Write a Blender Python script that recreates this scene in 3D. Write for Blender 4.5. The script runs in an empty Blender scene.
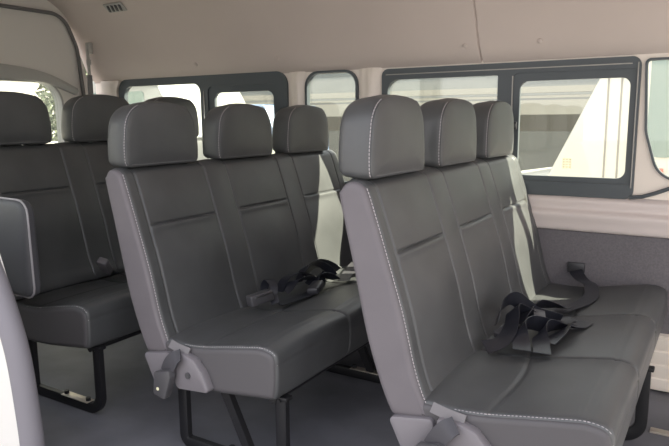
import bpy, bmesh, math, random
from mathutils import Vector, Matrix
random.seed(7)
scene = bpy.context.scene
COL = scene.collection

# ------------------------------------------------------------------ camera
cam_d = bpy.data.cameras.new('camera'); cam = bpy.data.objects.new('camera', cam_d); COL.objects.link(cam)
cam_d.sensor_fit = 'HORIZONTAL'; cam_d.sensor_width = 36.0; cam_d.lens = 638.92/669*36
cam_d.clip_start = 0.02; cam_d.clip_end = 400
R_ = Vector((0.85203246, 0.52342048, -0.00846627)); U_ = Vector((-0.0777871, 0.14258324, 0.98672143)); F_ = Vector((-0.51767736, 0.84006013, -0.16220091))
cam.matrix_world = Matrix(((R_.x, U_.x, -F_.x, 0), (R_.y, U_.y, -F_.y, 0), (R_.z, U_.z, -F_.z, 0.9868), (0, 0, 0, 1)))
scene.camera = cam

# ------------------------------------------------------------------ light
world = bpy.data.worlds.new('sky'); scene.world = world; world.use_nodes = True
wn = world.node_tree; wn.nodes.clear()
wo = wn.nodes.new('ShaderNodeOutputWorld'); bg = wn.nodes.new('ShaderNodeBackground')
tc = wn.nodes.new('ShaderNodeTexCoord'); sx = wn.nodes.new('ShaderNodeSeparateXYZ'); rp = wn.nodes.new('ShaderNodeValToRGB')
wn.links.new(tc.outputs['Generated'], sx.inputs[0]); wn.links.new(sx.outputs['Z'], rp.inputs[0])
rp.color_ramp.elements[0].position = 0.0; rp.color_ramp.elements[0].color = (0.94, 0.91, 0.90, 1)
rp.color_ramp.elements[1].position = 0.55; rp.color_ramp.elements[1].color = (0.82, 0.84, 0.93, 1)
wn.links.new(rp.outputs[0], bg.inputs[0]); bg.inputs[1].default_value = 1.25
wn.links.new(bg.outputs[0], wo.inputs[0])
sun_d = bpy.data.lights.new('sun', 'SUN'); sun = bpy.data.objects.new('sun', sun_d); COL.objects.link(sun)
sun_d.energy = 12.0; sun_d.angle = math.radians(0.6); sun_d.color = (1.0, 0.93, 0.78)
sun.rotation_euler = Vector((-1.85, -1.2, -2.0)).to_track_quat('-Z', 'Y').to_euler()
sun.location = (4, 6, 8)
scene.view_settings.view_transform = 'Standard'; scene.view_settings.look = 'None'
scene.view_settings.gamma = 1.0; scene.view_settings.use_curve_mapping = False
scene.view_settings.exposure = 0.96

# ------------------------------------------------------------------ materials
def mat(name, col, rough=0.5, spec=0.5, metal=0.0, bump=None, noise=None, coat=0.0, sheen=0.0, detail_scale=None):
    """bump=(kind, scale, strength); noise=(scale, amount): mottled colour of the material itself."""
    m = bpy.data.materials.new(name); m.use_nodes = True
    nt = m.node_tree; b = nt.nodes['Principled BSDF']
    b.inputs['Base Color'].default_value = (*col, 1); b.inputs['Roughness'].default_value = rough
    b.inputs['Specular IOR Level'].default_value = spec; b.inputs['Metallic'].default_value = metal
    b.inputs['Coat Weight'].default_value = coat; b.inputs['Sheen Weight'].default_value = sheen
    b.inputs['Sheen Roughness'].default_value = 0.4
    tc = nt.nodes.new('ShaderNodeTexCoord')
    if noise:
        n = nt.nodes.new('ShaderNodeTexNoise'); n.inputs['Scale'].default_value = noise[0]; n.inputs['Detail'].default_value = 4
        nt.links.new(tc.outputs['Object'], n.inputs['Vector'])
        r = nt.nodes.new('ShaderNodeValToRGB'); a = noise[1]
        r.color_ramp.elements[0].position = 0.3; r.color_ramp.elements[1].position = 0.7
        r.color_ramp.elements[0].color = (*[c*(1-a) for c in col], 1); r.color_ramp.elements[1].color = (*[min(1, c*(1+a)) for c in col], 1)
        nt.links.new(n.outputs['Fac'], r.inputs[0]); nt.links.new(r.outputs[0], b.inputs['Base Color'])
    if bump:
        k, s, st = bump
        if k == 'voronoi':
            t = nt.nodes.new('ShaderNodeTexVoronoi'); out = t.outputs['Distance']
        else:
            t = nt.nodes.new('ShaderNodeTexNoise'); t.inputs['Detail'].default_value = 3; out = t.outputs['Fac']
        t.inputs['Scale'].default_value = s; nt.links.new(tc.outputs['Object'], t.inputs['Vector'])
        bp = nt.nodes.new('ShaderNodeBump'); bp.inputs['Strength'].default_value = st; bp.inputs['Distance'].default_value = 0.002
        nt.links.new(out, bp.inputs['Height']); nt.links.new(bp.outputs[0], b.inputs['Normal'])
    return m

def glass_mat(name, tint, haze, gloss=0.06):
    m = bpy.data.materials.new(name); m.use_nodes = True
    nt = m.node_tree; nt.nodes.clear(); o = nt.nodes.new('ShaderNodeOutputMaterial')
    t = nt.nodes.new('ShaderNodeBsdfTransparent'); t.inputs[0].default_value = (*tint, 1)
    g = nt.nodes.new('ShaderNodeBsdfGlossy'); g.inputs['Roughness'].default_value = 0.03
    d = nt.nodes.new('ShaderNodeBsdfTranslucent'); d.inputs[0].default_value = (0.9, 0.88, 0.8, 1)
    a = nt.nodes.new('ShaderNodeMixShader'); a.inputs[0].default_value = gloss
    b = nt.nodes.new('ShaderNodeMixShader'); b.inputs[0].default_value = haze
    nt.links.new(t.outputs[0], a.inputs[1]); nt.links.new(g.outputs[0], a.inputs[2])
    nt.links.new(a.outputs[0], b.inputs[1]); nt.links.new(d.outputs[0], b.inputs[2]); nt.links.new(b.outputs[0], o.inputs[0])
    return m

M = {}
M['leather'] = mat('charcoal leather', (0.070, 0.072, 0.074), 0.42, 0.6, bump=('voronoi', 420, 0.10), noise=(9, 0.12))
M['gusset'] = mat('grey vinyl side', (0.145, 0.132, 0.142), 0.55, 0.35, bump=('voronoi', 420, 0.08), noise=(9, 0.06))
M['cushion_side'] = mat('dark grey vinyl', (0.085, 0.080, 0.085), 0.5, 0.4, bump=('voronoi', 420, 0.08))
M['thread'] = mat('grey thread', (0.42, 0.39, 0.40), 0.7)
M['thread_dark'] = mat('dark grey thread', (0.13, 0.13, 0.135), 0.7)
M['plastic'] = mat('grey plastic', (0.185, 0.172, 0.185), 0.45, 0.4, bump=('noise', 600, 0.05))
M['black_plastic'] = mat('black plastic', (0.035, 0.035, 0.04), 0.38)
M['buckle'] = mat('grey buckle plastic', (0.075, 0.073, 0.078), 0.35)
M['webbing'] = mat('black webbing', (0.016, 0.017, 0.024), 0.38, 0.6, bump=('noise', 900, 0.15))
M['webbing_grey'] = mat('grey webbing', (0.06, 0.058, 0.066), 0.5, 0.4, bump=('noise', 900, 0.15))
M['felt'] = mat('pale fold of fabric', (0.20, 0.19, 0.195), 0.9, 0.1, bump=('noise', 300, 0.3))
M['steel_black'] = mat('black painted steel', (0.012, 0.012, 0.014), 0.45, 0.35)
M['chrome'] = mat('chrome', (0.75, 0.75, 0.75), 0.2, 0.5, 1.0)
M['bright_metal'] = mat('pale warm metal', (0.62, 0.56, 0.48), 0.4, 0.5, 0.6)
M['liner'] = mat('beige headliner', (0.585, 0.51, 0.472), 0.85, 0.15, bump=('noise', 500, 0.12), noise=(2.5, 0.03))
M['trim'] = mat('cream plastic trim', (0.82, 0.75, 0.68), 0.4, 0.4)
M['trim_sill'] = mat('pale mauve plastic trim', (0.64, 0.575, 0.56), 0.4, 0.4)
M['tail_trim'] = mat('grey white tailgate trim', (0.70, 0.67, 0.63), 0.5, 0.35)  # raised albedo: lens flare over the tailgate is put into the colour
M['tail_dark'] = mat('grey tailgate trim', (0.40, 0.39, 0.37), 0.55, 0.3)  # raised for the same flare as the paler tailgate trim
M['carpet'] = mat('grey wall carpet', (0.150, 0.142, 0.155), 0.95, 0.1, bump=('noise', 420, 0.35), noise=(160, 0.12))
M['floor'] = mat('dark grey floor vinyl', (0.16, 0.16, 0.18), 0.6, 0.35, bump=('noise', 60, 0.1), noise=(4, 0.22))
M['rubber'] = mat('black window rubber with haze', (0.075, 0.088, 0.098), 0.42, 0.45)  # lens haze over the black frames is put into this bluish grey
M['seal'] = mat('grey door seal', (0.20, 0.19, 0.21), 0.55, 0.35)
M['seal_dark'] = mat('dark grey tailgate seal', (0.16, 0.155, 0.155), 0.6, 0.3)
M['body'] = mat('white body paint', (0.72, 0.70, 0.66), 0.3, 0.5, coat=0.4)
M['glass'] = glass_mat('dusty window glass', (0.93, 0.955, 0.92), 0.03)
M['glass_dark'] = mat('dark vehicle glass', (0.03, 0.045, 0.045), 0.2, 0.25)
M['glass_teal'] = mat('pale teal vehicle glass', (0.16, 0.235, 0.215), 0.2, 0.3)
M['asphalt'] = mat('asphalt', (0.19, 0.188, 0.192), 0.9, 0.2, bump=('noise', 80, 0.4), noise=(30, 0.15))
M['clad'] = mat('grey cladding', (0.225, 0.235, 0.22), 0.7, 0.2, noise=(1.2, 0.06))
M['clad_cream'] = mat('cream cladding', (0.36, 0.335, 0.27), 0.7, 0.2)
M['clad_line'] = mat('dark joint', (0.16, 0.165, 0.16), 0.8)
M['shopglass'] = mat('dark glazing', (0.045, 0.055, 0.055), 0.35, 0.2)
M['vanwhite'] = mat('white van paint', (0.66, 0.63, 0.55), 0.35, 0.5, coat=0.3)
M['vangrey'] = mat('pale grey van paint', (0.27, 0.275, 0.25), 0.45, 0.5, coat=0.3)
M['seam'] = mat('panel gap', (0.22, 0.20, 0.17), 0.7)
M['tyre'] = mat('tyre rubber', (0.02, 0.02, 0.02), 0.85)
M['carblue'] = mat('blue car paint', (0.16, 0.25, 0.42), 0.3, 0.5, coat=0.4)
M['red_lens'] = mat('red lamp lens', (0.55, 0.10, 0.06), 0.25)
M['leaf'] = mat('hedge leaves', (0.17, 0.19, 0.13), 0.8, 0.2, noise=(9, 0.5))
M['bark'] = mat('bark', (0.10, 0.08, 0.06), 0.9)
M['block'] = mat('pale block wall', (0.50, 0.48, 0.44), 0.85, 0.1, noise=(2, 0.12))
M['sticker'] = glass_mat('pale printed sticker', (0.93, 0.91, 0.86), 0.10, 0.02)
M['ink'] = glass_mat('grey ink', (0.72, 0.70, 0.62), 0.05, 0.02)
M['white_dot'] = mat('yellow white mark', (0.85, 0.82, 0.55), 0.5)
M['vinyl_pad'] = mat('grey padded vinyl', (0.085, 0.085, 0.095), 0.42, 0.5, bump=('voronoi', 420, 0.08))
M['rim'] = mat('pale piping', (0.40, 0.375, 0.40), 0.35)

# ------------------------------------------------------------------ helpers
def finish(me, m, smooth=40):
    me.materials.append(m)
    for p in me.polygons: p.use_smooth = True
    if smooth: me.set_sharp_from_angle(angle=math.radians(smooth))

def link(name, me, parent=None):
    o = bpy.data.objects.new(name, me); COL.objects.link(o)
    if parent is not None: o.parent = parent
    return o

class MB:
    def __init__(s): s.v = []; s.f = []
    def add(s, vs, fs):
        n = len(s.v); s.v += [tuple(v) for v in vs]; s.f += [tuple(i+n for i in f) for f in fs]; return s
    def rings(s, rings, caps=True, closed=True):
        n = len(rings[0]); vs = [p for r in rings for p in r]; fs = []
        for i in range(len(rings)-1):
            for j in range(n if closed else n-1):
                a, b = i*n+j, i*n+(j+1) % n
                fs.append((a, b, b+n, a+n))
        if caps and closed:
            fs.append(tuple(reversed(range(n)))); fs.append(tuple(range((len(rings)-1)*n, len(rings)*n)))
        return s.add(vs, fs)
    def box(s, c, d, rot=None, bevel=0.0, seg=2):
        bm = bmesh.new(); bmesh.ops.create_cube(bm, size=1)
        for v in bm.verts: v.co = Vector((v.co.x*d[0], v.co.y*d[1], v.co.z*d[2]))
        if bevel: bmesh.ops.bevel(bm, geom=list(bm.edges), offset=bevel, segments=seg, profile=0.5, affect='EDGES')
        if rot is not None: bmesh.ops.transform(bm, matrix=rot.to_4x4(), verts=bm.verts)
        bm.verts.index_update()
        s.add([v.co + Vector(c) for v in bm.verts], [[v.index for v in f.verts] for f in bm.faces]); bm.free(); return s
    def tube(s, path, r, n=10, sect=None, closed=False):
        P = [Vector(p) for p in path]; rings = []; up = None
        for i, p in enumerate(P):
            if closed: t = (P[(i+1) % len(P)]-P[i-1]).normalized()
            else: t = ((P[min(i+1, len(P)-1)])-(P[max(i-1, 0)])).normalized()
            if up is None:
                up = Vector((0, 1, 0)) if abs(t.y) < 0.8 else Vector((0, 0, 1))
            a = (up - t*up.dot(t)).normalized(); up = a; b = t.cross(a)
            if sect: rings.append([p+a*u+b*w for u, w in sect])
            else:
                rr = r[i] if isinstance(r, (list, tuple)) else r
                rings.append([p+a*math.cos(2*math.pi*k/n)*rr+b*math.sin(2*math.pi*k/n)*rr for k in range(n)])
        if closed: rings.append(rings[0]); return s.rings(rings, caps=False)
        return s.rings(rings)
    def prism(s, poly, y0, y1, bevel=0.0, seg=2, axis='Y'):
        """polygon in (a, b) extruded; axis Y: (x, z), axis X: (y, z), axis Z: (x, y)."""
        bm = bmesh.new()
        def P(a, b, t): return (a, t, b) if axis == 'Y' else ((t, a, b) if axis == 'X' else (a, b, t))
        A = [bm.verts.new(P(a, b, y0)) for a, b in poly]; Bv = [bm.verts.new(P(a, b, y1)) for a, b in poly]
        n = len(poly); bm.faces.new(A); bm.faces.new(list(reversed(Bv)))
        for i in range(n): bm.faces.new((A[i], Bv[i], Bv[(i+1) % n], A[(i+1) % n]))
        bmesh.ops.recalc_face_normals(bm, faces=bm.faces)
        if bevel:
            bmesh.ops.bevel(bm, geom=[e for e in bm.edges if len(e.link_faces) == 2 and e.calc_face_angle(0) > 0.6], offset=bevel, segments=seg, profile=0.5, affect='EDGES')
        bm.verts.index_update()
        s.add([v.co.copy() for v in bm.verts], [[v.index for v in f.verts] for f in bm.faces]); bm.free(); return s
    def mesh(s, name, m, smooth=40):
        me = bpy.data.meshes.new(name); me.from_pydata(s.v, [], s.f)
        bm = bmesh.new(); bm.from_mesh(me); bmesh.ops.recalc_face_normals(bm, faces=bm.faces); bm.to_mesh(me); bm.free()
        finish(me, m, smooth); return me
    def build(s, name, m, parent=None, smooth=40): return link(name, s.mesh(name, m, smooth), parent)

def thing(name, label, cat, loc=(0, 0, 0), group=None):
    o = bpy.data.objects.new(name, None); COL.objects.link(o); o.location = loc; o.empty_display_size = 0.1
    o['label'] = label; o['category'] = cat
    if group: o['group'] = group
    return o
def tag(o, label, cat, group=None):
    o['label'] = label; o['category'] = cat
    if group: o['group'] = group
    return o
def struct(o): o['kind'] = 'structure'; return o
def copy_tree(o, parent=None):
    c = o.copy(); COL.objects.link(c)
    if parent is not None:
        c.parent = parent
    for ch in [x for x in COL.objects if x.parent == o]: copy_tree(ch, c)
    return c

def resample(poly, n, closed=True):
    P = [Vector(p) for p in poly]
    if closed: P = P+[P[0]]
    L = [0]
    for a, b in zip(P, P[1:]): L.append(L[-1]+(b-a).length)
    out = []; k = 0
    m = n if closed else n-1
    for i in range(n):
        t = L[-1]*i/m
        while k < len(P)-2 and L[k+1] < t: k += 1
        d = L[k+1]-L[k]; u = 0 if d == 0 else (t-L[k])/d
        out.append(P[k].lerp(P[k+1], min(1, u)))
    return out
def catmull(pts, n=8, closed=False):
    P = [Vector(p) for p in pts]; out = []; N = len(P)
    for i in range(N if closed else N-1):
        g = (lambda j: P[j % N]) if closed else (lambda j: P[max(0, min(N-1, j))])
        a, b, c, d = g(i-1), g(i), g(i+1), g(i+2)
        for k in range(n):
            t = k/n
            out.append(0.5*((2*b)+(c-a)*t+(2*a-5*b+4*c-d)*t*t+(3*b-a-3*c+d)*t**3))
    if not closed: out.append(P[-1].copy())
    return out
def round_poly(poly, radii, seg=6):
    n = len(poly); out = []
    for i in range(n):
        p = Vector(poly[i]); a = Vector(poly[i-1]); b = Vector(poly[(i+1) % n]); r = radii[i] if isinstance(radii, (list, tuple)) else radii
        if r <= 0: out.append(p); continue
        u = (a-p).normalized(); w = (b-p).normalized(); ang = u.angle(w); d = min(r/math.tan(ang/2), 0.49*min((a-p).length, (b-p).length)); r2 = d*math.tan(ang/2)
        c = p+(u+w).normalized()*(r2/math.sin(ang/2)); s0 = p+u*d-c; s1 = p+w*d-c
        a0 = math.atan2(s0.y, s0.x); da = math.atan2(s1.y, s1.x)-a0
        while da > math.pi: da -= 2*math.pi
        while da < -math.pi: da += 2*math.pi
        for k in range(seg+1): out.append(c+Vector((math.cos(a0+da*k/seg), math.sin(a0+da*k/seg)))*r2)
    return out
def rrect(x0, x1, z0, z1, r, seg=6):
    return round_poly([(x0, z0), (x1, z0), (x1, z1), (x0, z1)], r, seg)
def normals2(P):
    """outward normals of a closed counter-clockwise 2D outline"""
    n = len(P); A = sum(P[i].x*P[(i+1) % n].y-P[(i+1) % n].x*P[i].y for i in range(n)); sg = 1 if A > 0 else -1
    out = []
    for i in range(n):
        t = (P[(i+1) % n]-P[i-1]).normalized(); out.append(Vector((t.y, -t.x))*sg)
    return out
def plate(outer, holes, y0, y1):
    """flat plate with rounded holes, in the XZ plane between y0 and y1, made through a filled curve"""
    c = bpy.data.curves.new('plate', 'CURVE'); c.dimensions = '2D'; c.fill_mode = 'BOTH'; c.extrude = abs(y1-y0)/2
    for poly in [outer]+holes:
        sp = c.splines.new('POLY'); sp.points.add(len(poly)-1); sp.use_cyclic_u = True
        for pt, (x, z) in zip(sp.points, poly): pt.co = (x, z, 0, 1)
    o = bpy.data.objects.new('plate', c); COL.objects.link(o)
    dg = bpy.context.evaluated_depsgraph_get(); me = bpy.data.meshes.new_from_object(o.evaluated_get(dg))
    vs = [(v.co.x, (y0+y1)/2 - v.co.z, v.co.y) for v in me.vertices]; fs = [tuple(p.vertices) for p in me.polygons]
    bpy.data.objects.remove(o); bpy.data.curves.remove(c); bpy.data.meshes.remove(me)
    mb = MB(); mb.add(vs, fs)
    # weld
    bm = bmesh.new(); t = bpy.data.meshes.new('t'); t.from_pydata(mb.v, [], mb.f); bm.from_mesh(t)
    bmesh.ops.remove_doubles(bm, verts=bm.verts, dist=1e-5); bm.verts.index_update()
    r = MB(); r.add([v.co.copy() for v in bm.verts], [[v.index for v in f.verts] for f in bm.faces]); bm.free(); bpy.data.meshes.remove(t)
    return r
def stitches(mb, path, normal, step=0.0085, length=0.0058, r=0.0011):
    """a run of short thread stitches along a polyline; normal(i) lifts them off the surface"""
    P = [Vector(p) for p in path]; L = [0]
    for a, b in zip(P, P[1:]): L.append(L[-1]+(b-a).length)
    t = 0; k = 0
    while t+length < L[-1]:
        def at(s):
            i = 0
            while i < len(P)-2 and L[i+1] < s: i += 1
            return P[i].lerp(P[i+1], (s-L[i])/max(1e-9, L[i+1]-L[i]))
        a, b = at(t), at(t+length)
        mb.tube([a, (a+b)/2+Vector(normal)*0.0006, b], r, 5); t += step
def ribbon(mb, pts, width=0.045, th=0.0016, n=8):
    """pts: list of ((x, y, z), (wx, wy, wz)) - centre line and direction of the width"""
    C = catmull([p for p, w in pts], n); W = catmull([w for p, w in pts], n); rings = []
    for i, (c, w) in enumerate(zip(C, W)):
        t = (C[min(i+1, len(C)-1)]-C[max(i-1, 0)]).normalized(); w = (w-t*w.dot(t)).normalized(); nn = t.cross(w)
        h = width/2
        rings.append([c-w*h-nn*th/2, c+w*h-nn*th/2, c+w*h+nn*th/2, c-w*h+nn*th/2])
    return mb.rings(rings)

# ------------------------------------------------------------------ measurements (metres)
Y0, BW = 1.266, 1.211                       # near end and width of the benches
X_ROW = (-0.5355, -1.351, -2.1075)          # seat/backrest joint of front, middle and rear bench
YW = 2.50                                   # far wall
YN = 0.90                                   # near (door) side
XB, XF = -3.16, 1.35                        # tailgate and front end of what is modelled

# ------------------------------------------------------------------ setting
mb = MB(); mb.box(((XB+XF)/2, (YW+YN)/2, -0.03), (XF-XB, YW-YN+0.04, 0.06)); floor = struct(mb.build('floor', M['floor']))
mb = MB(); mb.box((0, 20, -0.66), (120, 120, 0.1)); struct(mb.build('ground', M['asphalt']))

# headliner: one swept section, with a seam across it
half = [(2.515, 1.185), (2.495, 1.20), (2.462, 1.235), (2.432, 1.29), (2.405, 1.36), (2.365, 1.44), (2.31, 1.52), (2.23, 1.59), (2.10, 1.635), (1.90, 1.655), (1.70, 1.66)]
sec = catmull([(y, z, 0) for y, z in half] + [(1.5, 1.66, 0), (1.3, 1.645, 0), (1.17, 1.62, 0), (1.03, 1.58, 0), (0.95, 1.53, 0), (0.90, 1.47, 0), (0.885, 1.45, 0)], 5)
mb = MB()
xs = [XB, -2.6, -2.0, -1.4, -0.87, -0.857, -0.852, -0.847, -0.834, -0.3, 0.3, XF]
inner = [[(x, p.x+(0 if x != -0.852 else (0.006 if p.x > 1.7 else -0.006)), p.y+(0.006 if x == -0.852 else 0)) for p in sec] for x in xs]
outer = [[(x, 1.70+(p.x-1.70)*1.04, p.y+0.04) for p in reversed(sec)] for x in xs]
mb.rings([a+b for a, b in zip(inner, outer)])
ceiling = struct(mb.build('ceiling', M['liner']))

# far wall with its four window openings
W1 = rrect(-2.94, -1.80, 0.70, 1.195, 0.06); W2 = rrect(-1.678, -1.418, 0.698, 1.189, 0.062); W3 = rrect(-1.28, -0.283, 0.70, 1.18, 0.035)
W4 = round_poly([(-0.205, 0.762), (-0.01, 0.762), (-0.01, 1.178), (-0.268, 1.178), (-0.255, 0.93)], [0.09, 0.04, 0.04, 0.015, 0.15], 8)
outerw = [(XB, -0.02), (XF, -0.02), (XF, 1.215), (XB, 1.215)]
struct(plate(outerw, [W1, W2, W3, W4], YW, YW+0.012).build('wall_right', M['trim'], smooth=30))

def window(idx, frame_outer, frame_holes, panes, depth=(YW-0.012, YW+0.014)):
    e = bpy.data.objects.new('window_%d' % idx, None); COL.objects.link(e); e['kind'] = 'structure'
    plate(frame_outer, frame_holes, *depth).build('window_frame', M['rubber'], e, smooth=30)
    for y, poly in panes:
        g = MB(); g.prism(poly, y, y+0.004); g.build('window_pane', M['glass'], e)
    return e
def grow(x0, x1, z0, z1, r): return rrect(x0, x1, z0, z1, r)
# rear side window with two panes, the second a slider in its own frame
w = window(1, grow(-2.952, -1.788, 0.688, 1.207, 0.065), [grow(-2.905, -2.335, 0.745, 1.168, 0.05), grow(-2.285, -1.84, 0.725, 1.15, 0.03)],
           [(YW+0.006, grow(-2.905, -2.335, 0.745, 1.168, 0.05))])
plate(grow(-2.29, -1.835, 0.72, 1.155, 0.02), [grow(-2.245, -1.872, 0.765, 1.118, 0.035)], YW-0.006, YW+0.012).build('slider_frame', M['rubber'], w, smooth=30)
g = MB(); g.prism(grow(-2.25, -1.865, 0.76, 1.125, 0.035), YW+0.001, YW+0.004); g.build('slider_pane', M['glass'], w)
g = MB(); g.box((-2.31, YW-0.013, 0.92), (0.006, 0.006, 0.42), bevel=0.002); g.box((-2.268, YW+0.004, 0.94), (0.005, 0.008, 0.40), bevel=0.002); g.build('slider_channel', M['chrome'], w)
# small middle window
window(2, grow(-1.688, -1.408, 0.688, 1.197, 0.068), [grow(-1.676, -1.420, 0.70, 1.187, 0.06)], [(YW+0.006, grow(-1.676, -1.420, 0.70, 1.187, 0.06))])
# big front side window, fixed pane and slider
w = window(3, grow(-1.29, -0.281, 0.69, 1.19, 0.03), [round_poly([(-1.262, 0.76), (-0.785, 0.76), (-0.785, 1.145), (-1.262, 1.145)], [0.03, 0.006, 0.006, 0.05]), grow(-0.725, -0.290, 0.742, 1.15, 0.02)],
           [(YW+0.006, grow(-1.27, -0.78, 0.75, 1.15, 0.02))])
plate(grow(-0.73, -0.286, 0.737, 1.155, 0.012), [grow(-0.700, -0.313, 0.762, 1.119, 0.03)], YW-0.006, YW+0.012).build('slider_frame', M['rubber'], w, smooth=30)
g = MB(); g.prism(grow(-0.707, -0.298, 0.755, 1.125, 0.03), YW+0.001, YW+0.004); g.build('slider_pane', M['glass'], w)
g = MB()
g.box((-0.727, YW-0.013, 0.94), (0.005, 0.006, 0.40), bevel=0.002); g.box((-0.290, YW-0.014, 0.95), (0.004, 0.006, 0.44), bevel=0.0015)
g.box((-0.79, YW-0.013, 1.166), (0.96, 0.005, 0.004), bevel=0.0015)
g.build('slider_channel', M['tail_dark'], w)
g = MB(); g.box((-0.713, YW-0.006, 0.952), (0.016, 0.022, 0.03), bevel=0.004); g.box((-0.713, YW-0.018, 0.952), (0.008, 0.008, 0.014), bevel=0.002); g.build('latch', M['black_plastic'], w)
g = MB(); g.box((-0.515, YW-0.0006, 0.812), (0.034, 0.0012, 0.042))
st = g.build('sticker', M['sticker'], w); st['label'] = 'small pale printed sticker on the glass'
g = MB()
for i in range(4):
    for j in range(3): g.box((-0.515-0.011+0.011*j, YW-0.0014, 0.798+0.0095*i), (0.007, 0.0008, 0.005))
g.build('print', M['ink'], st)
# front window beyond the pillar
def offs(poly, d):
    P = [Vector(p) for p in poly]; N = normals2(P); return [p-n*d for p, n in zip(P, N)]
window(4, offs(W4, -0.003), [offs(W4, 0.005)], [(YW+0.006, offs(W4, 0.003))], depth=(YW-0.010, YW+0.014))

# pillar covers between the windows and around them
def pillar(n, x0, x1, z0=0.69, z1=1.20):
    g = MB(); rings = []
    for z, s in ((z0, 1), (0.9, 1), (1.1, 1), (1.17, 1.05), (z1, 1.3)):
        c = (x0+x1)/2; h = (x1-x0)/2*min(s, 1.12)
        rings.append([(c+u*h, YW+0.004-d*(1 if z < 1.19 else 0.5), z) for u, d in ((-1, 0), (-0.86, 0.012), (-0.5, 0.016), (-0.25, 0.016), (-0.1, 0.026), (0.35, 0.028), (0.55, 0.018), (0.85, 0.014), (1, 0))])
    g.rings(rings, caps=True); return struct(g.build('trim_%d' % n, M['trim'], smooth=50))
pillar(1, -1.783, -1.690); pillar(2, -1.406, -1.296)
g = MB(); g.prism([(-3.09, 0.6), (-2.962, 0.6), (-2.962, 1.15), (-2.935, 1.205), (-3.09, 1.205)], YW-0.022, YW+0.002, 0.006); struct(g.build('trim_3', M['trim']))
# sill: swept section below the windows, two soft steps
g = MB(); ss = catmull([(YW+0.004, 0.695, 0), (YW-0.018, 0.683, 0), (YW-0.024, 0.672, 0), (YW-0.022, 0.645, 0), (YW-0.040, 0.632, 0), (YW-0.045, 0.620, 0), (YW-0.038, 0.595, 0), (YW-0.030, 0.565, 0), (YW+0.004, 0.558, 0)], 4)
g.rings([[(x, p.x, p.y) for p in ss] for x in (XB+0.02, -2, -1, 0, XF)]); struct(g.build('trim_4', M['trim_sill'], smooth=60))
g = MB()
g.tube([(-0.292, YW-0.012, 0.697), (-0.25, YW-0.012, 0.702), (-0.21, YW-0.012, 0.716), (-0.16, YW-0.012, 0.738), (-0.08, YW-0.012, 0.748), (0.0, YW-0.012, 0.750)], 0.007, 8)
struct(g.build('trim_5', M['rubber']))
# carpet panel on the lower wall
g = MB(); g.box(((XB+XF)/2, YW-0.006, 0.275), (XF-XB-0.06, 0.022, 0.57), bevel=0.004); struct(g.build('trim_6', M['carpet']))
# ribbed pale kick panel on the wall ahead of the front bench
g = MB(); prof = [(YW-0.018, 0.0)]
for k in range(4):
    z = 0.012+k*0.050
    prof += [(YW-0.050+k*0.003, z), (YW-0.052+k*0.003, z+0.004), (YW-0.052+k*0.003, z+0.040), (YW-0.046+k*0.003, z+0.044), (YW-0.046+k*0.003, z+0.047)]
prof += [(YW-0.018, 0.215)]
g.rings([[(x, y, z) for y, z in prof] for x in (-0.30, 1.2)]); struct(g.build('trim_7', M['trim'], smooth=30))
g = MB(); g.box((0.38, 2.13, 0.004), (1.05, 0.03, 0.008), bevel=0.002); struct(g.build('trim_8', M['bright_metal']))

# tailgate wall at the back, window with rounded corners
def yz_plate(outer, holes, x0, x1):
    p = plate(outer, holes, x0, x1)          # built in XZ, turned a quarter about Z
    p.v = [(y, x, z) for x, y, z in p.v]; return p
tw = rrect(1.20, 2.235, 0.76, 1.19, 0.12, 10)
tail_out = round_poly([(0.93, -0.02), (2.46, -0.02), (2.47, 1.0), (2.37, 1.35), (2.27, 1.62), (1.1, 1.62), (1.03, 1.35), (0.93, 1.0)], [0, 0, .1, .1, .16, .16, .1, .1], 8)
struct(yz_plate(tail_out, [tw], XB, XB+0.05).build('wall_back', M['tail_trim'], smooth=30))
e = bpy.data.objects.new('window_5', None); COL.objects.link(e); e['kind'] = 'structure'
yz_plate(offs(tw, -0.006), [offs(tw, 0.005)], XB-0.005, XB+0.058).build('window_frame', M['tail_dark'], e, smooth=30)
g = MB(); g.prism(offs(tw, 0.006), XB+0.02, XB+0.024, axis='X'); g.build('window_pane', M['glass'], e)
# arched header over the tailgate window and the dark seal round the opening
arc = catmull([(0.95, 1.235, 0), (1.4, 1.275, 0), (1.85, 1.272, 0), (2.12, 1.240, 0), (2.315, 1.165, 0)], 6)
low = catmull([(0.95, 1.165, 0), (1.4, 1.197, 0), (1.85, 1.197, 0), (2.12, 1.183, 0), (2.315, 1.125, 0)], 6)
g = MB(); g.rings([[(XB+0.04, a.x, a.y), (XB+0.085, a.x, a.y-0.006), (XB+0.092, (a.x+b.x)/2, (a.y+b.y)/2), (XB+0.078, b.x, b.y), (XB+0.04, b.x, b.y)] for a, b in zip(arc, low)])
struct(g.build('trim_9', M['tail_dark'], smooth=50))
sl = [Vector((x, y)) for x, y in round_poly([(0.96, 0.02), (2.36, 0.02), (2.375, 1.05), (2.345, 1.38), (2.27, 1.545), (1.13, 1.545), (1.05, 1.38), (0.96, 1.05)], [.05, .05, .2, .2, .12, .12, .2, .2], 8)]
g = MB(); g.tube([(XB+0.062, p.x, p.y) for p in sl], 0.010, 8, closed=True); struct(g.build('trim_10', M['seal_dark']))

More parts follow.
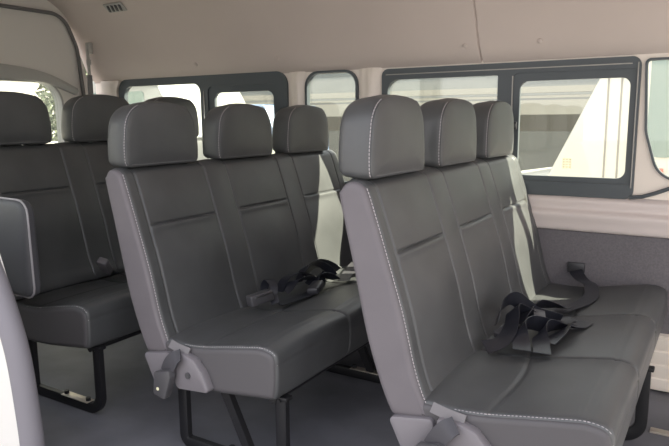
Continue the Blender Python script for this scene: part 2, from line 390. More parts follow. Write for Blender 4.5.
# near side: body panels behind and ahead of the open sliding door
open_rear = round_poly([(-1.90, 1.12), (-1.90, 0.80), (-2.95, 0.80), (-2.95, 1.15), (-1.90, 1.15)], 0.03)
near = [(XB, -0.02), (-1.50, -0.02), (-1.508, 0.22), (-1.53, 0.40), (-1.575, 0.54), (-1.62, 0.66), (-1.64, 0.76), (-1.675, 0.90), (-1.68, 1.48), (XB, 1.48)]
struct(plate(near, [rrect(-3.0, -1.80, 0.62, 1.30, 0.06)], YN, YN+0.04).build('wall_left', M['body'], smooth=30))
e = bpy.data.objects.new('window_6', None); COL.objects.link(e); e['kind'] = 'structure'  # out of view, enlarged to let more light onto the rear bench
plate(rrect(-3.01, -1.79, 0.61, 1.31, 0.065), [rrect(-2.98, -1.82, 0.64, 1.28, 0.05)], YN-0.004, YN+0.045).build('window_frame', M['rubber'], e, smooth=30)
g = MB(); g.prism(rrect(-2.985, -1.815, 0.635, 1.285, 0.05), YN+0.015, YN+0.019); g.build('window_pane', M['glass'], e)
edge = catmull([(-1.462, -0.02, 0), (-1.465, 0.10, 0), (-1.472, 0.22, 0), (-1.495, 0.39, 0), (-1.545, 0.53, 0), (-1.60, 0.645, 0), (-1.632, 0.755, 0), (-1.668, 0.90, 0), (-1.672, 1.2, 0)], 6)
g = MB(); g.tube([(p.x-0.040, YN+0.016, p.y) for p in edge], 0, sect=[(0.030*math.cos(a), 0.030*math.sin(a)) for a in [2*math.pi*k/14 for k in range(14)]])
struct(g.build('trim_11', M['seal']))
g = MB(); g.box((0.9, YN+0.02, 0.6), (0.95, 0.05, 1.25), bevel=0.01); struct(g.build('trim_12', M['body']))

# ------------------------------------------------------------------ bench seat
SEAMS = [0.045, 0.340, 0.452, 0.752, 0.858, 1.155]        # upright seams of the backrest, from its near end
PANELS = [(0.045, 0.340), (0.452, 0.752), (0.858, 1.155)]
def sm(a, b, x):
    t = max(0, min(1, (x-a)/(b-a))); return t*t*(3-2*t)
BACK = [(0.004, 0.322), (-0.018, 0.375), (-0.036, 0.43), (-0.066, 0.55), (-0.107, 0.68), (-0.152, 0.815), (-0.166, 0.836), (-0.188, 0.846), (-0.212, 0.842), (-0.229, 0.822), (-0.232, 0.80), (-0.198, 0.65), (-0.160, 0.48), (-0.124, 0.37), (-0.098, 0.312), (-0.085, 0.300), (-0.06, 0.300), (-0.01, 0.308)]
CREASE = 0.676
def ysamples(seams, w, base=0.022, ends=0.016):
    ys = set()
    k = 0.0
    while k <= w: ys.add(round(k, 4)); k += base
    ys.add(w)
    for s in seams:
        for d in (-0.012, -0.008, -0.005, -0.0025, 0, 0.0025, 0.005, 0.008, 0.012): ys.add(round(s+d, 4))
    for t in range(7):
        a = math.pi/2*t/6; ys.add(round(ends*(1-math.cos(a)), 4)); ys.add(round(w-ends*(1-math.cos(a)), 4))
    ys = sorted(y for y in ys if 0 <= y <= w); out = [ys[0]]
    for y in ys[1:]:
        if y-out[-1] > 0.0008: out.append(y)
    return out
def end_inset(y, w, r):
    e = min(y, w-y)
    if e >= r: return 0.0
    return r-math.sqrt(max(0, r*r-(r-e)**2))
def backrest_mesh():
    prof = catmull([(x, z, 0) for x, z in BACK], 8, True); prof = [Vector((p.x, p.y)) for p in resample([(p.x, p.y) for p in prof], 150)]
    # refine near the crease
    fine = []
    for i, p in enumerate(prof):
        fine.append(p); q = prof[(i+1) % len(prof)]
        if abs(p.y-CREASE) < 0.03 and p.x > -0.15: fine += [p.lerp(q, 0.33), p.lerp(q, 0.66)]
    prof = fine; N = normals2(prof); mb = MB(); rings = []
    for y in ysamples(SEAMS, BW):
        d = end_inset(y, BW, 0.016); ring = []
        for p, n in zip(prof, N):
            fr = sm(-0.2, 0.5, n.x*0.9+n.y*0.5) if p.y > 0.33 else 0
            h = 0
            for s in SEAMS: h -= 0.0036*math.exp(-((y-s)/0.0032)**2)
            for a, b in PANELS:
                if a < y < b:
                    u = math.sin(math.pi*(y-a)/(b-a))
                    edge = sm(a, a+0.02, y)*(1-sm(b-0.02, b, y))
                    v = p.y-CREASE
                    if n.x > 0.2:
                        h += u*(0.011*math.exp(-((v+0.11)/0.14)**2) if v < 0 else 0.006*math.exp(-((v-0.07)/0.07)**2))
                        h += edge*(0.0030*math.exp(-((v+0.010)/0.010)**2)) - edge*0.0058*math.exp(-(v/0.0032)**2)
            for a, b in ((0.340, 0.452), (0.752, 0.858)):
                if a < y < b: h += 0.0032*math.sin(math.pi*(y-a)/(b-a))
            q = p-n*d+n*h*fr
            ring.append((q.x, y, q.y))
        rings.append(ring)
    mb.rings(rings); return mb.mesh('backrest', M['leather'], 60), prof
SEAT = [(0.372, 0.250), (0.384, 0.262), (0.390, 0.300), (0.391, 0.345), (0.389, 0.366), (0.381, 0.380), (0.364, 0.388), (0.335, 0.391), (0.30, 0.386), (0.22, 0.372), (0.13, 0.356), (0.06, 0.350), (0.0, 0.352), (-0.06, 0.345), (-0.075, 0.33), (-0.07, 0.28), (-0.04, 0.235), (0.02, 0.222), (0.15, 0.224), (0.30, 0.240)]
SEAT_SEAMS = [0.378, 0.800]
def cushion_mesh():
    prof = [Vector((p.x, p.y)) for p in resample([(p.x, p.y) for p in catmull([(x, z, 0) for x, z in SEAT], 8, True)], 170)]
    N = normals2(prof); mb = MB(); rings = []
    for y in ysamples(SEAT_SEAMS, BW, 0.022, 0.012):
        d = end_inset(y, BW, 0.012); ring = []
        for p, n in zip(prof, N):
            up = sm(0.1, 0.6, max(n.y, n.x)) if p.x > -0.03 and p.y > 0.245 else 0
            h = 0
            for s in SEAT_SEAMS: h -= 0.0045*math.exp(-((y-s)/0.004)**2)
            for a, b in ((0.0, 0.378), (0.378, 0.8), (0.8, BW)):
                if a <= y <= b: h += 0.010*math.sin(math.pi*(y-a)/(b-a))**0.7*max(0, n.y)
            if n.y > 0.5:
                xs_ = 0.135+0.02*math.sin(y*9)
                h -= 0.0040*math.exp(-((p.x-xs_)/0.004)**2)
            h -= 0.0026*math.exp(-((p.x-0.338)/0.0035)**2)*(1 if p.y > 0.36 else 0)
            h -= 0.0024*math.exp(-((p.y-0.350)/0.0035)**2)*(1 if p.x > 0.38 else 0)
            q = p-n*d+n*h*up
            ring.append((q.x, y, q.y))
        rings.append(ring)
    mb.rings(rings); return mb.mesh('seat_cushion', M['leather'], 60), prof

def side_cap(prof, inset, y, bulge, name, m):
    """padded end panel just proud of the end of a swept part"""
    P = [Vector((p.x, p.y)) for p in prof]; N = normals2(P)
    c = sum(P, Vector((0, 0)))/len(P); rings = []
    for ins, dy in ((inset+0.0, 0.004), (inset+0.001, -bulge*0.4), (inset+0.005, -bulge*0.8), (inset+0.012, -bulge)):
        rings.append([(q.x, y+dy, q.y) for q in (p-n*ins for p, n in zip(P, N))])
    L = [Vector(q) for q in rings[-1]]; cc = sum(L, Vector())/len(L)
    for s in (0.97, 0.85, 0.6, 0.3, 0.03): rings.append([cc.lerp(q, s) for q in L])
    mb = MB(); mb.rings(rings, caps=True); return mb.mesh(name, m, 50)

def headrest_mesh():
    w, z0, z1 = 0.302, 0.846, 1.036
    out = round_poly([(0.002, z0), (w-0.002, z0), (w+0.001, z0+0.06), (w-0.016, z1-0.012), (w/2, z1+0.010), (0.016, z1-0.012), (-0.001, z0+0.06)], [0.020, 0.020, 0.3, 0.085, 0.5, 0.085, 0.3], 10)
    P = resample([(p.x, p.y) for p in out], 120); N = normals2(P); c = Vector((w/2, (z0+z1)/2))
    xf, xb = -0.153, -0.256; rings = []
    def lean(z): return 0.10*(z-z0)*0 
    def ring(x, inset=0.0, scale=1.0, puff=0.0):
        r = []
        for p, n in zip(P, N):
            ins = inset
            q = p-n*ins; q = c+(q-c)*scale
            r.append((x-lean(q.y), q.x, q.y))
        return r
    for s in (0.02, 0.15, 0.3, 0.45, 0.6, 0.75, 0.86, 0.94): rings.append(ring(xf+0.006*(1-s**4), 0.010, s))
    rings += [ring(xf-0.0005, 0.0055), ring(xf-0.0025, 0.002), ring(xf-0.005, 0.0028), ring(xf-0.008, 0.001), ring(xf-0.02, -0.001), ring(xf-0.04, -0.002), ring(xb+0.040, 0.0015)]
    for t in range(1, 7):
        a = math.pi/2*t/6; rings.append(ring(xb+0.035*(1-math.sin(a)), 0.002+0.030*(1-math.cos(a))))
    for s in (0.8, 0.5, 0.2, 0.02): rings.append(ring(xb-0.003*(1-s), 0.032, s))
    # lower edge of the front rises a touch, like a cover pulled tight
    mb = MB(); mb.rings(rings); me = mb.mesh('headrest', M['leather'], 60)
    st = MB(); half = [Vector((xf-0.0015, p.x, p.y)) for p, n in zip(P, N)]
    line = [Vector((xf-0.007, (p-n*0.0005).x, (p-n*0.0005).y)) for p, n in zip(P, N) if n.x < -0.05 and p.y < z1-0.004 and p.y > z0+0.004]
    line.sort(key=lambda v: v.z); stitches(st, line, (0, -1, 0))
    st2 = MB(); low = [Vector((xf-0.0015, y, z0+0.0085)) for y in (0.02, 0.1, 0.2, w-0.02)]
    st2.tube(low, 0.0022, 6); right = sorted([Vector((xf-0.004, (p-n*0.0005).x, (p-n*0.0005).y)) for p, n in zip(P, N) if (n.x > 0.3)], key=lambda v: v.z)
    st2.tube(right, 0.0016, 6)
    return me, st.mesh('stitching', M['thread']), st2.mesh('piping', M['thread_dark'])

BACK_ME, BACK_P = backrest_mesh(); SEAT_ME, SEAT_P = cushion_mesh()
HEAD_ME, HST_ME, HPI_ME = headrest_mesh()
CAPB_ME = side_cap(BACK_P, 0.004, 0.002, 0.010, 'side_panel', M['gusset'])
CAPS_ME = side_cap(SEAT_P, 0.006, 0.002, 0.008, 'cushion_end', M['cushion_side'])
def stitch_meshes():
    N = normals2(BACK_P); a = MB()
    line = [Vector(((p-n*0.002).x, 0.0035, (p-n*0.002).y)) for p, n in zip(BACK_P, N) if n.x > 0.15 and 0.345 < p.y < 0.835]
    line.sort(key=lambda v: v.z); stitches(a, line, (0.5, -0.5, 0))
    seams = []
    for s in SEAMS:
        d = MB(); off = 0.0035 if s in (0.045, 0.452, 0.858) else -0.0035
        ln = [Vector(((p-n*0.0005).x, s+off*0.0, (p-n*0.0005).y)) for p, n in zip(BACK_P, N) if n.x > 0.5 and 0.36 < p.y < 0.83]
        ln = [Vector((v.x-0.0030, v.y, v.z)) for v in ln]
        ln.sort(key=lambda v: v.z); d.tube(ln[::3], 0.0010, 5); seams.append(d.mesh('seam', M['thread_dark']))
    Ns = normals2(SEAT_P); c = MB()
    ln = [Vector(((p-n*0.003).x, 0.0045, (p-n*0.003).y)) for p, n in zip(SEAT_P, Ns) if (n.y > 0.3 and p.x > 0.06) ]
    ln.sort(key=lambda v: v.x); stitches(c, ln, (0, -0.5, 0.5))
    ln = [Vector(((p-n*0.004).x, 0.0065, (p-n*0.004).y)) for p, n in zip(SEAT_P, Ns) if n.x > 0.8 and p.y > 0.255]
    ln.sort(key=lambda v: v.z); c.tube(ln[::3], 0.0011, 5)
    return a.mesh('stitching', M['thread']), seams, c.mesh('stitching', M['thread'])
ST_B, ST_D, ST_S = stitch_meshes()

def make_bench(label):
    t = thing('bench_seat', label, 'seat', (X_ROW[0], Y0, 0))
    b = link('backrest', BACK_ME, t)
    sp = link('side_panel', CAPB_ME, b); sp['label'] = 'pale grey vinyl end of the backrest'
    link('stitching', ST_B, b)
    for me in ST_D: link('seam', me, b)
    s = link('seat_cushion', SEAT_ME, t)
    cp = link('cushion_end', CAPS_ME, s); cp['label'] = 'dark grey vinyl end of the cushion'
    link('stitching', ST_S, s)
    pm = MB()
    pm.tube([(0, 0, 0), (0, 0, 0.030)], 0.0055, 10); pme = pm.mesh('headrest_post', M['chrome'])
    for i in range(3):
        h = link('headrest', HEAD_ME, t); h.location = (0, 0.0145+0.41*i, 0.0)
        link('stitching', HST_ME, h); link('piping', HPI_ME, h)
        for dy in (0.10, 0.20):
            p = link('headrest_post', pme, h); p.location = (-0.185, dy, 0.826)
    # tubular leg loops: front leg, floor rail, rear leg, with a slanted brace
    sect = [(0.011*a, 0.017*b_) for a, b_ in ((-1, -0.8), (-0.8, -1), (0.8, -1), (1, -0.8), (1, 0.8), (0.8, 1), (-0.8, 1), (-1, 0.8))]
    lm = MB()
    loop = round_poly([(0.372, 0.245), (0.372, 0.019), (0.005, 0.019), (0.005, 0.235)], [0, 0.055, 0.022, 0], 8)
    lm.tube([(p.x, 0, p.y) for p in loop], 0, sect=sect); lme = lm.mesh('leg_loop', M['steel_black'])
    br = MB(); br.tube([(0.165, 0, 0.235), (0.262, 0, 0.036)], 0, sect=[(0.010*a, 0.014*b_) for a, b_ in ((-1, -1), (1, -1), (1, 1), (-1, 1))]); bme = br.mesh('brace', M['steel_black'])
    fb = MB(); fb.prism([(0.175, 0.0362), (0.315, 0.0362), (0.315, 0.0392), (0.175, 0.0392)], -0.016, 0.016, 0.001); fme = fb.mesh('foot_plate', M['bright_metal'])  # warm bright colour carries the sunlight on the leg mount
    bo = MB(); bo.tube([(0, 0, 0.039), (0, 0, 0.050)], 0.009, 6)
    bome = bo.mesh('bolt', M['steel_black'])
    tb = MB(); tb.box((0.372, 0, 0.243), (0.05, 0.03, 0.012), bevel=0.003); tb.tube([(0.372, -0.018, 0.238), (0.372, 0.02, 0.238)], 0.006, 6); tbme = tb.mesh('leg_bracket', M['steel_black'])
    for y in (0.045, 0.76):
        l = link('leg_loop', lme, t); l.location = (0, y, 0)
        link('brace', bme, l); f = link('foot_plate', fme, l); 
        for x in (0.187, 0.303): q = link('bolt', bome, l); q.location = (x, 0, 0)
        link('leg_bracket', tbme, l)
    for x, z in ((0.06, 0.225), (0.35, 0.238)):
        cr = MB(); cr.tube([(x, 0.03, z), (x, BW-0.03, z)], 0.012, 10); cr.build('cross_tube', M['steel_black'], t)
    return t

def add_hinge(t, with_belt=True):
    """recliner cover on the near end with the outer buckle tucked behind it"""
    c = MB(); c.prism(round_poly([(-0.094, 0.302), (0.018, 0.322), (0.030, 0.225), (-0.048, 0.208)], [0.012, 0.012, 0.02, 0.02]), -0.018, 0.006, 0.004); 
    c.prism(round_poly([(0.030, 0.333), (0.088, 0.332), (0.121, 0.322), (0.152, 0.288), (0.174, 0.243), (0.163, 0.233), (0.045, 0.222)], [0.01, 0.02, 0.02, 0.03, 0.008, 0.006, 0.02]), -0.030, 0.002, 0.006)
    o = c.build('recliner_cover', M['plastic'], t); o['label'] = 'light grey plastic recliner cover'
    b = MB(); b.tube([(0.100, -0.0335, 0.273), (0.100, -0.026, 0.273)], 0.0095, 14); b.tube([(0.100, -0.035, 0.273), (0.100, -0.030, 0.273)], 0.0045, 6); b.build('bolt', M['buckle'], o)
    f = MB(); ribbon(f, [((0.012, -0.006, 0.345), (0, .6, 1)), ((0.05, -0.012, 0.340), (0, .5, 1)), ((0.092, -0.013, 0.335), (0, .5, 1))], 0.024, 0.004); q = f.build('fabric_fold', M['felt'], t); q['label'] = 'pale fold of fabric'
    s = MB(); ribbon(s, [((0.080, -0.036, 0.332), (1, 0, 0.1)), ((0.062, -0.045, 0.320), (1, 0, 0)), ((0.044, -0.047, 0.297), (0.95, 0, -.2)), ((0.030, -0.044, 0.272), (0.9, 0, -0.3))], 0.044, 0.003); s.build('buckle_strap', M['webbing_grey'], t)
    k = MB(); k.prism(round_poly([(-0.004, 0.274), (0.056, 0.290), (0.060, 0.268), (0.034, 0.196), (-0.012, 0.207)], [0.008, 0.008, 0.01, 0.01, 0.008]), -0.062, -0.036, 0.004)
    kb = k.build('buckle', M['buckle'], t)
    d = MB(); d.tube([(0.010, -0.0632, 0.226), (0.010, -0.060, 0.226)], 0.005, 10); dd = d.build('release_mark', M['white_dot'], kb); dd['label'] = 'small yellow white mark'

front = make_bench('front charcoal leather bench seat nearest the camera, by the large side window')
middle = copy_tree(front); middle['label'] = 'middle charcoal leather bench seat between the front bench and the rear bench'; middle.location = (X_ROW[1], Y0, 0)
rear = copy_tree(front); rear['label'] = 'rear charcoal leather bench seat below the tailgate window, with a padded armrest'; rear.location = (X_ROW[2], Y0, 0)
for ch in list(rear.children_recursive):
    k = ch.name.split('.')[0]
    if k == 'brace': bpy.data.objects.remove(ch)
    elif k == 'backrest': ch.location = (0, -0.004, 0.05)
    elif k == 'headrest':
        i = round((ch.location.y-0.0145)/0.41); ch.location = (0, (-0.015, 0.40, 0.805)[i], 0.052); ch.scale = (1, 1.06, 1.0)
for o in (front, middle, rear): o['group'] = 'three seat leather benches'
add_hinge(front); add_hinge(middle)
# padded side rest at the near end of the rear bench
P = resample([(p.x, p.y) for p in round_poly([(-0.26, 0.412), (0.192, 0.405), (0.188, 0.730), (-0.26, 0.738)], [0.02, 0.035, 0.045, 0.04], 8)], 80); N = normals2(P); cc = sum(P, Vector((0, 0)))/len(P)
g = MB(); rg = []
for s in (0.05, 0.5, 0.85): rg.append([(cc.x+(p.x-cc.x)*s, -0.062-0.004*(1-s), cc.y+(p.y-cc.y)*s) for p in P])
for t in range(7):
    a = math.pi/2*t/6; rg.append([((p-n*0.02*(1-math.sin(a))).x, -0.042-0.02*math.cos(a), (p-n*0.02*(1-math.sin(a))).y) for p, n in zip(P, N)])
for t in range(7):
    a = math.pi/2*t/6; rg.append([((p-n*0.012*(1-math.cos(a))).x, -0.028+0.012*math.sin(a), (p-n*0.012*(1-math.cos(a))).y) for p, n in zip(P, N)])
g.rings(rg); arm = g.build('armrest', M['vinyl_pad'], rear)
g = MB(); g.tube([(p.x, -0.046, p.y) for p in [q+n*0.001 for q, n in zip(P, N)]], 0.0035, 8, closed=True); pi_ = g.build('piping', M['rim'], arm); pi_['label'] = 'pale shiny piping'
g = MB(); g.box((-0.10, -0.008, 0.50), (0.05, 0.026, 0.12), bevel=0.004); g.build('bracket', M['steel_black'], arm)

# ------------------------------------------------------------------ seat belts
def P3(x, y, z): return (x, y, z)
def buckle_box(mb, c, d, rot): mb.box(c, d, rot, 0.004, 3)
from mathutils import Euler
sz = 0.372
# front bench, loose heap of webbing in the middle of the cushion
X1 = X_ROW[0]
bt = thing('seat_belt', 'loose heap of black seat belt webbing in the middle of the front bench', 'seat belt', (X1, Y0, 0.012))
g = MB()
ribbon(g, [((0.020, .330, .368), (1, .5, 0)), ((0.050, .360, .376), (1, .4, .1)), ((0.060, .405, .392), (.9, .3, .3)), ((0.055, .455, .412), (.8, .2, .6)), ((0.045, .50, .432), (.7, .2, .7)), ((0.05, .555, .415), (.8, .3, .5)), ((0.085, .600, .385), (1, .3, .1)), ((0.12, .66, .378), (1, .3, 0))], 0.046)
ribbon(g, [((0.115, .345, .372), (.6, .8, 0)), ((0.100, .385, .380), (.7, .7, .2)), ((0.085, .43, .402), (.5, .5, .7)), ((0.10, .485, .405), (.5, .3, .8)), ((0.14, .53, .388), (.6, .3, .6)), ((0.165, .57, .376), (.9, .2, .2)), ((0.19, .60, .374), (1, .1, 0))], 0.046)
ribbon(g, [((0.015, .44, .40), (.3, .1, 1)), ((0.02, .48, .445), (.3, .1, 1)), ((0.035, .53, .455), (.4, .2, .9)), ((0.06, .57, .425), (.6, .3, .7)), ((0.09, .60, .395), (.8, .4, .3)), ((0.15, .63, .380), (.9, .3, 0))], 0.044)
ribbon(g, [((0.16, .43, .376), (.8, .6, .0)), ((0.175, .49, .382), (.8, .3, .3)), ((0.185, .54, .392), (.7, .2, .6)), ((0.18, .60, .384), (.9, .1, .3)), ((0.15, .65, .382), (1, .1, .1))], 0.042)
ribbon(g, [((0.165, .35, .371), (.5, .8, 0)), ((0.15, .40, .376), (.6, .7, .2)), ((0.135, .45, .390), (.5, .5, .6)), ((0.14, .50, .398), (.5, .3, .8)), ((0.165, .55, .384), (.8, .3, .3)), ((0.20, .60, .377), (.9, .4, 0)), ((0.215, .66, .376), (1, .2, 0))], 0.044)
ribbon(g, [((0.04, .50, .375), (.9, .3, 0)), ((0.055, .56, .40), (.8, .3, .4)), ((0.075, .62, .418), (.7, .3, .6)), ((0.10, .68, .405), (.8, .3, .3)), ((0.125, .74, .384), (1, .2, 0)), ((0.13, .79, .380), (1, .1, 0))], 0.044)
g.build('webbing', M['webbing'], bt, 60)
g = MB(); buckle_box(g, (0.045, .445, .383), (0.034, 0.075, 0.022), Euler((0.25, 0.1, -0.5)).to_matrix()); bb = g.build('buckle', M['buckle'], bt)
g = MB(); g.box((0.10, .58, .400), (0.036, 0.055, 0.003), Euler((0.5, 0.3, 0.5)).to_matrix(), 0.001); g.build('latch_plate', M['buckle'], bt)
# front bench, outer belt coming off the wall
bt = thing('seat_belt', 'black seat belt running from the carpeted wall across the front bench cushion', 'seat belt', (X1, Y0, 0.003))
g = MB()
ribbon(g, [((0.080, 1.195, .412), (1, 0, .15)), ((0.090, 1.172, .404), (1, .1, .1)), ((0.120, 1.12, .396), (1, .3, 0)), ((0.155, 1.06, .398), (1, .5, .0)), ((0.175, .98, .384), (1, .3, 0)), ((0.165, .90, .376), (1, .1, 0)), ((0.135, .82, .374), (1, 0, 0)), ((0.115, .74, .377), (1, .1, 0)), ((0.115, .68, .384), (1, .2, .1))], 0.046)
g.build('webbing', M['webbing'], bt, 60)
g = MB(); g.box((0.078, 1.207, .420), (0.062, 0.012, 0.040), None, 0.004); g.build('anchor', M['black_plastic'], bt)
# middle bench: stalk buckle, then a bunch of webbing, then the outer belt
X2 = X_ROW[1]
bt = thing('buckle_stalk', 'grey seat belt buckle standing at the left of the middle bench cushion', 'seat belt', (X2, Y0, 0.009))
g = MB(); g.box((0.062, .350, .391), (0.038, 0.085, 0.036), Euler((0.12, -0.1, -0.35)).to_matrix(), 0.004, 3); bb = g.build('buckle', M['buckle'], bt)
g = MB(); g.box((0.082, .346, .404), (0.003, 0.070, 0.004), Euler((0.12, -0.1, -0.35)).to_matrix(), 0.001); q = g.build('chrome_edge', M['chrome'], bb)
g = MB(); ribbon(g, [((0.02, .43, .372), (1, .2, 0)), ((0.024, .425, .410), (.9, .5, .0)), ((0.045, .420, .434), (.7, .8, 0)), ((0.070, .415, .420), (.6, .8, 0)), ((0.080, .400, .392), (.8, .6, 0)), ((0.100, .385, .368), (1, .3, 0))], 0.028); g.build('strap', M['webbing'], bt, 60)
bt = thing('seat_belt', 'bunched black seat belt and buckle lying in the middle of the middle bench', 'seat belt', (X2, Y0, 0.009))
g = MB()
ribbon(g, [((0.11, .39, .366), (1, .1, 0)), ((0.125, .46, .368), (1, 0, 0)), ((0.13, .54, .369), (1, -.1, 0)), ((0.12, .62, .372), (1, -.2, .1)), ((0.09, .68, .378), (.9, -.2, .3)), ((0.06, .72, .392), (.8, 0, .5))], 0.040)
ribbon(g, [((0.03, .50, .372), (.8, 0, .4)), ((0.035, .53, .412), (.9, 0, .3)), ((0.05, .58, .425), (1, 0, .2)), ((0.065, .63, .410), (1, .1, 0)), ((0.075, .665, .378), (1, .2, 0))], 0.044)
ribbon(g, [((0.03, .62, .38), (.8, 0, .5)), ((0.03, .66, .425), (.8, 0, .5)), ((0.045, .71, .437), (.9, 0, .4)), ((0.07, .75, .412), (1, .1, .2)), ((0.09, .765, .378), (1, .2, 0))], 0.044)
ribbon(g, [((0.01, .70, .39), (.4, 0, 1)), ((0.02, .75, .420), (.4, 0, 1)), ((0.04, .80, .412), (.6, .1, .8)), ((0.07, .84, .385), (1, .2, .2))], 0.040)
ribbon(g, [((0.055, .50, .376), (.9, .3, .2)), ((0.070, .53, .402), (.8, .4, .3)), ((0.085, .575, .412), (.8, .3, .4)), ((0.095, .63, .398), (.9, .2, .2)), ((0.10, .68, .378), (1, 0, 0))], 0.040)
ribbon(g, [((0.09, .60, .380), (.7, .6, .2)), ((0.10, .64, .404), (.6, .6, .4)), ((0.11, .69, .400), (.7, .5, .3)), ((0.125, .735, .377), (.9, .3, 0))], 0.038)
g.build('webbing', M['webbing'], bt, 60)
g = MB(); g.box((0.135, .575, .384), (0.045, 0.080, 0.026), Euler((0.15, -0.15, 0.25)).to_matrix(), 0.009, 4); bb = g.build('buckle', M['black_plastic'], bt)
g = MB(); g.box((0.159, .555, .379), (0.003, 0.020, 0.008), Euler((0.15, -0.15, 0.25)).to_matrix(), 0.001); q = g.build('chrome_tip', M['chrome'], bb)
bt = thing('seat_belt', 'flat grey seat belt strap trailing over the far end of the middle bench', 'seat belt', (X2, Y0, 0.009))
g = MB()
ribbon(g, [((0.150, .745, .373), (.8, -.6, 0)), ((0.135, .78, .374), (.8, -.5, 0)), ((0.12, .82, .376), (.9, -.4, 0)), ((0.10, .88, .377), (1, -.3, 0)), ((0.075, .95, .379), (1, -.3, 0)), ((0.05, 1.03, .380), (1, -.2, 0)), ((0.035, 1.10, .382), (1, -.1, .1))], 0.046)
g.build('webbing', M['webbing_grey'], bt, 60)
# rear bench buckle
X3 = X_ROW[2]
bt = thing('buckle_stalk', 'pale grey seat belt buckle on the rear bench beside the middle backrest', 'seat belt', (X3, Y0, 0))
g = MB(); g.box((0.050, .350, .420), (0.040, 0.028, 0.080), Euler((0.75, 0.25, 0.3)).to_matrix(), 0.005, 3); g.build('buckle', M['plastic'], bt)
g = MB(); ribbon(g, [((0.052, .375, .395), (1, 0, 0)), ((0.06, .42, .372), (1, 0, 0)), ((0.075, .47, .366), (1, .1, 0)), ((0.06, .53, .372), (1, .2, 0))], 0.04); g.build('strap', M['webbing'], bt, 60)

# ------------------------------------------------------------------ small fittings
# ceiling vent on the curve of the headliner
n_ = Vector((0, -0.62, -0.78)).normalized()
vt = thing('ceiling_vent', 'small slotted vent in the headliner above the rear bench', 'vent', (-2.69, 2.278, 1.545))
ry = Matrix.Rotation(math.atan2(-n_.y, -n_.z)*-1, 3, 'X')
g = MB(); g.box((0, 0, 0), (0.13, 0.055, 0.010), ry, 0.004); g.build('bezel', M['tail_dark'], vt)
for k in range(4):
    g = MB(); g.box(Vector((-0.042+0.028*k, 0, 0))+n_*0.006, (0.014, 0.040, 0.006), ry @ Matrix.Rotation(0.4, 3, 'Z'), 0.002); g.build('slot', M['black_plastic'], vt)
# gas strut with its bracket beside the tailgate
gs = thing('gas_strut', 'dark upright gas strut beside the tailgate opening', 'strut', (-3.03, 2.36, 0.9))
g = MB(); g.tube([(0, 0, -0.05), (0, 0.003, 0.33)], 0.014, 12); g.build('cylinder', M['seal_dark'], gs)
g = MB(); g.tube([(0, 0.003, 0.33), (0, 0.0, 0.47)], 0.008, 10); g.build('rod', M['tail_dark'], gs)
g = MB(); g.box((0, 0.012, 0.475), (0.03, 0.03, 0.06), None, 0.005); g.box((0, 0.004, 0.40), (0.022, 0.02, 0.03), None, 0.004); g.build('bracket', M['tail_dark'], gs)
# clips pressed into the headliner
for i, (x, y, z) in enumerate(((-1.81, 2.447, 1.258), (-0.905, 2.447, 1.258), (-0.62, 2.447, 1.258), (-2.32, 2.447, 1.258))):
    g = MB(); nn = Vector((0, -0.87, -0.5))
    g.tube([Vector((0, 0, 0))-nn*0.004, nn*0.003, nn*0.005], [0.010, 0.010, 0.006], 12); o = g.build('trim_clip', M['liner']); o.location = (x, y, z)
    tag(o, ('round headliner clip above the pillar behind the small window', 'round headliner clip just behind the headliner seam', 'round headliner clip just ahead of the headliner seam', 'round headliner clip above the rear side window')[i], 'clip', 'headliner clips')

# ------------------------------------------------------------------ outside
# long building with horizontal cladding
bd = thing('building', 'long pale building with horizontal cladding and dark glazing below', 'building', (0, 13, -0.61))
def zb(z): return z+0.61
g = MB(); g.box((-8, 0.5, 3.3), (46, 1.0, 4.0)); g.build('upper_wall', M['clad'], bd)
for z0, z1, m in ((1.02, 1.30, 'clad_cream'), (1.34, 1.385, 'clad_cream'), (1.44, 1.56, 'clad_cream'), (1.30, 1.34, 'clad_line'), (1.395, 1.43, 'clad')):
    g = MB(); g.box((-8, -0.03, zb((z0+z1)/2)), (46, 0.10 if m != 'clad_line' else 0.06, z1-z0)); g.build('cladding_band', M[m], bd)
g = MB(); g.box((-8, 0.25, zb(1.02)/2), (46, 0.5, zb(1.02))); g.build('glazing', M['shopglass'], bd)
for k in range(12):
    g = MB(); g.box((-30+k*4, -0.01, zb(1.02)/2), (0.12, 0.08, zb(1.02))); g.build('mullion', M['clad_line'], bd)

def wheel(parent, x, y, r=0.33):
    g = MB(); g.tube([(x, y-0.10, r), (x, y+0.10, r)], r, 28); wh = g.build('wheel', M['tyre'], parent)
    g = MB(); g.tube([(x, y-0.112, r), (x, y-0.09, r)], r*0.62, 20); g.build('hub', M['tail_dark'], wh)
# white van alongside, nose to the left
v = thing('van', 'white van parked alongside, seen through the large side window', 'van', (0, 4.6, -0.61))
g = MB(); g.prism(round_poly([(-1.95, 0.30), (3.4, 0.30), (3.4, 2.42), (-0.50, 2.42), (-1.085, 1.175), (-1.80, 1.06), (-1.95, 0.95)], [0.1, 0.1, 0.2, 0.25, 0.08, 0.1, 0.1]), 0.0, 1.7, 0.04); g.build('body', M['vanwhite'], v)
for x in (-0.709, -0.628, 0.75):
    g = MB(); g.box((x, -0.001, 1.30), (0.012, 0.006, 1.7)); g.build('door_gap', M['seam'], v)
g = MB(); g.prism(rrect(-0.46, 0.62, 1.33, 2.2, 0.07), -0.012, 0.01); g.build('side_window', M['glass_teal'], v)
g = MB(); g.box((-0.40, -0.012, 1.235), (0.10, 0.02, 0.05), None, 0.006); q = g.build('marker_lamp', M['red_lens'], v); q['label'] = 'small red marker lamp'
rotw = Matrix.Rotation(math.atan2(1.245, 0.585)*-1, 3, 'Y')
g = MB(); g.box((-0.795, 0.85, 1.805), (1.15, 1.45, 0.02), rotw, 0.004); g.build('windscreen', M['glass_dark'], v)
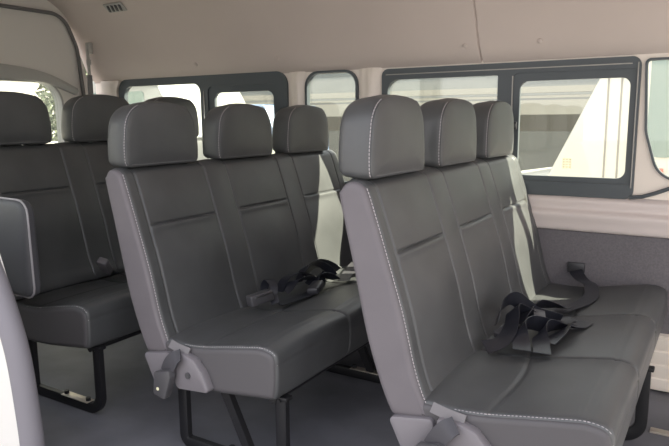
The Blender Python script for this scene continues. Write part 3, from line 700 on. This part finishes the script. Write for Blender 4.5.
g = MB(); g.box((-1.96, 0.85, 0.5), (0.12, 1.6, 0.25), None, 0.03); g.build('bumper', M['tail_dark'], v)
wheel(v, -1.15, 0.08); wheel(v, 2.5, 0.08)
# second pale van further back, with side windows
v2 = thing('van', 'pale van with teal side windows, seen through the rear side window', 'van', (-7.6, 6.2, -0.61))
g = MB(); g.prism(round_poly([(-1.0, 0.3), (2.0, 0.3), (2.0, 1.25), (1.45, 1.35), (0.95, 2.15), (-1.0, 2.15)], [0.1, 0.1, 0.1, 0.1, 0.15, 0.2]), 0, 1.7, 0.04); g.build('body', M['vangrey'], v2)
for x0, x1 in ((-0.85, -0.15), (0.0, 0.75)):
    g = MB(); g.prism(rrect(x0, x1, 1.40, 1.98, 0.06), -0.012, 0.01); g.build('side_window', M['glass_teal'], v2)
wheel(v2, -0.5, 0.08); wheel(v2, 1.4, 0.08)
# blue car between
c = thing('car', 'blue car seen through the sliding pane of the rear side window', 'car', (-7.75, 8.4, -0.61)); c.scale = (1, 1, 1.32)
g = MB(); g.prism(round_poly([(-1.5, 0.25), (1.5, 0.25), (1.5, 0.95), (1.25, 1.38), (-0.5, 1.42), (-1.0, 0.97), (-1.5, 0.88)], 0.12), 0, 1.6, 0.04); g.build('body', M['carblue'], c)
g = MB(); g.prism([(-0.8, 1.0), (1.25, 1.0), (1.12, 1.25), (-0.5, 1.28)], -0.01, 0.01); g.build('side_window', M['glass_dark'], c)
wheel(c, -0.95, 0.08, 0.25); wheel(c, 0.95, 0.08, 0.25)
# behind the tailgate: a white car and a pale block wall with a hedge
c = thing('car', 'white car parked behind the tailgate window', 'car', (-6.2, 2.6, -0.61))
g = MB(); g.prism(round_poly([(-2.2, 0.25), (2.0, 0.25), (2.0, 0.9), (1.2, 1.0), (0.7, 1.38), (-1.3, 1.38), (-2.2, 0.95)], 0.12), 0, 1.7, 0.05); g.build('body', M['vanwhite'], c)
g = MB(); g.prism([(-1.4, 1.02), (0.9, 1.02), (0.6, 1.33), (-1.2, 1.33)], -0.012, 0.01); g.build('side_window', M['glass_dark'], c)
wheel(c, -1.4, 0.08, 0.31); wheel(c, 1.3, 0.08, 0.31)
g = MB(); g.box((-13, 3.0, 1.1), (0.3, 12, 3.4)); o = g.build('block_wall', M['block']); tag(o, 'pale block wall beyond the tailgate window', 'wall')
h = thing('tree', 'grey green bushy tree beyond the tailgate window', 'tree', (-11.3, 8.45, -0.61))
g = MB(); g.tube([(0, 0, 0), (0.05, 0.02, 0.7), (0.0, 0.05, 1.4)], [0.1, 0.08, 0.05], 10); g.build('trunk', M['bark'], h)
g = MB(); rnd = random.Random(3)
for k in range(2200):
    u, a = rnd.uniform(-1, 1), rnd.uniform(0, 6.283); r = rnd.uniform(0.5, 1.0)**0.5; s = math.sqrt(1-u*u)
    p = Vector((0.7*r*s*math.cos(a), 0.75*r*s*math.sin(a), 1.75+1.1*r*u)); w = rnd.uniform(0.04, 0.09)
    d1 = Vector((rnd.uniform(-1, 1), rnd.uniform(-1, 1), rnd.uniform(-1, 1))).normalized(); d2 = d1.orthogonal().normalized()
    g.add([p-d1*w, p+d2*w*0.5, p+d1*w, p-d2*w*0.5], [(0, 1, 2, 3)])
g.build('foliage', M['leaf'], h)
